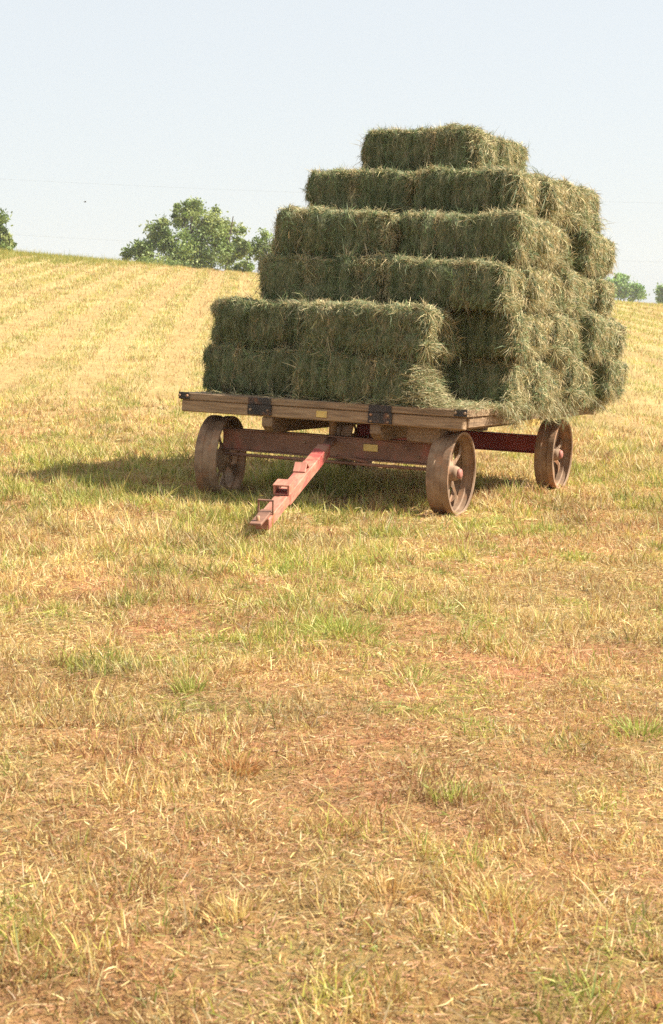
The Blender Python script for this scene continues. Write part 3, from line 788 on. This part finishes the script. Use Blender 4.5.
for A, B in zip(rows[:-1], rows[1:]):
    for i in range(8): bm.faces.new((A[i], A[(i + 1) % 8], B[(i + 1) % 8], B[i]))
for s_ in (-1, 1):
    w_ = [bm.verts.new(c) for c in ((.08, .03 * s_, .02), (.10, .20 * s_, .10), (.0, .42 * s_, .07), (-.04, .22 * s_, .085), (-.06, .03 * s_, .02))]
    w2 = [bm.verts.new(v_.co + Vector((0, 0, .012))) for v_ in w_]
    bm.faces.new(w_); bm.faces.new(w2[::-1])
    for i in range(5): bm.faces.new((w_[i], w_[(i + 1) % 5], w2[(i + 1) % 5], w2[i]))
t_ = [bm.verts.new(c) for c in ((-.14, -.015, 0), (-.27, -.05, .0), (-.27, .05, .0), (-.14, .015, 0))]; bm.faces.new(t_)
bo = link('bird', bm_mesh('bird', bm), M_BIRD)
bo.matrix_world = Matrix.Translation(world_at(85, 202, 120)) @ Matrix.Rotation(.5, 4, 'Z') @ Matrix.Scale(.6, 4)
tag(bo, 'tiny dark bird flying in the sky above the hill crest', 'bird')

# ------------------------------------------------------------------ single tufts that stand out in the stubble
def tuft(px, py, rad, hgt_, nbl, cols, lean_, label):
    c = ground_at(px, py); n = nbl
    off = np.clip(rng.normal(size=(n, 2)), -1.5, 1.5) * rad * .5
    P = np.stack([c[0] + off[:, 0], c[1] + off[:, 1], 0 * off[:, 0]], 1); P[:, 2] = terrain(P[:, 0], P[:, 1]) - .004
    o_ = np.concatenate([off / rad * lean_, np.ones((n, 1))], 1)
    D1 = o_ + rng.normal(0, .18, (n, 3)); D2 = o_ * [1.8, 1.8, .8] + rng.normal(0, .3, (n, 3))
    cc = np.array(cols)[rng.integers(0, len(cols), n)] * rng.uniform(.75, 1.2, (n, 1))
    base = np.array([c[0], c[1], float(terrain(c[0], c[1]))])
    me = strands('grass_tuft', P - base, D1, D2, hgt_ * rng.uniform(.5, 1.1, n), rng.uniform(.0022, .0042, n), cc)
    o = link('grass_tuft', me, M_GRASS); o.location = base
    tag(o, label, 'grass tuft', 'tufts standing out of the stubble')
g_ = [[.34, .38, .07], [.42, .43, .10], [.27, .33, .06]]; s_c = [[.66, .50, .20], [.52, .42, .14], [.58, .36, .14]]
tuft(343, 634, .16, .13, 260, g_, 1.6, 'bright green flattened grass clump in the stubble in front of the drawbar')
tuft(190, 692, .05, .11, 70, g_, .7, 'small upright green tuft left of the middle of the field')
tuft(412, 684, .10, .08, 120, g_ + s_c[:1], 1.2, 'low yellow green tuft in the middle of the field')
tuft(236, 772, .07, .07, 160, [[.42, .20, .07], [.50, .26, .10]], 1.0, 'small rust brown dead tuft in the foreground')
tuft(508, 905, .10, .075, 190, s_c + g_[1:2], .9, 'thick straw coloured tuft with green blades, right foreground')
tuft(236, 918, .06, .065, 120, s_c, .8, 'dense golden stubble tuft, left foreground')
tuft(388, 892, .08, .065, 130, [[.60, .38, .14], [.66, .46, .20]], .9, 'golden brown tuft in the middle foreground')
tuft(640, 735, .10, .09, 170, g_, 1.0, 'green tuft near the right edge of the field')
tuft(452, 800, .06, .08, 80, g_, 1.0, 'little green tuft in the right part of the foreground')

# ------------------------------------------------------------------ hazy air
HAZE = 0.00028
bm = bmesh.new(); bmesh.ops.create_cube(bm, size=1)
x0, x1, y0, y1, z0, z1 = -520, 520, -60, 520, float(GZ.min()) - 1.0, 24.0
for v_ in bm.verts:
    v_.co = Vector((x1 if v_.co.x > 0 else x0, y1 if v_.co.y > 0 else y0, z1 if v_.co.z > 0 else z0))
me = bm_mesh('haze', bm)
m, N, K = mat('summer_haze')
pv = N.new('ShaderNodeVolumePrincipled'); pv.inputs['Density'].default_value = HAZE; pv.inputs['Color'].default_value = (.91, .96, 1.0, 1)
pv.inputs['Anisotropy'].default_value = 0.0
o = N.new('ShaderNodeOutputMaterial'); K.new(pv.outputs[0], o.inputs['Volume'])
tag(link('haze', me, m), kind='stuff')
bpy.context.view_layer.update()
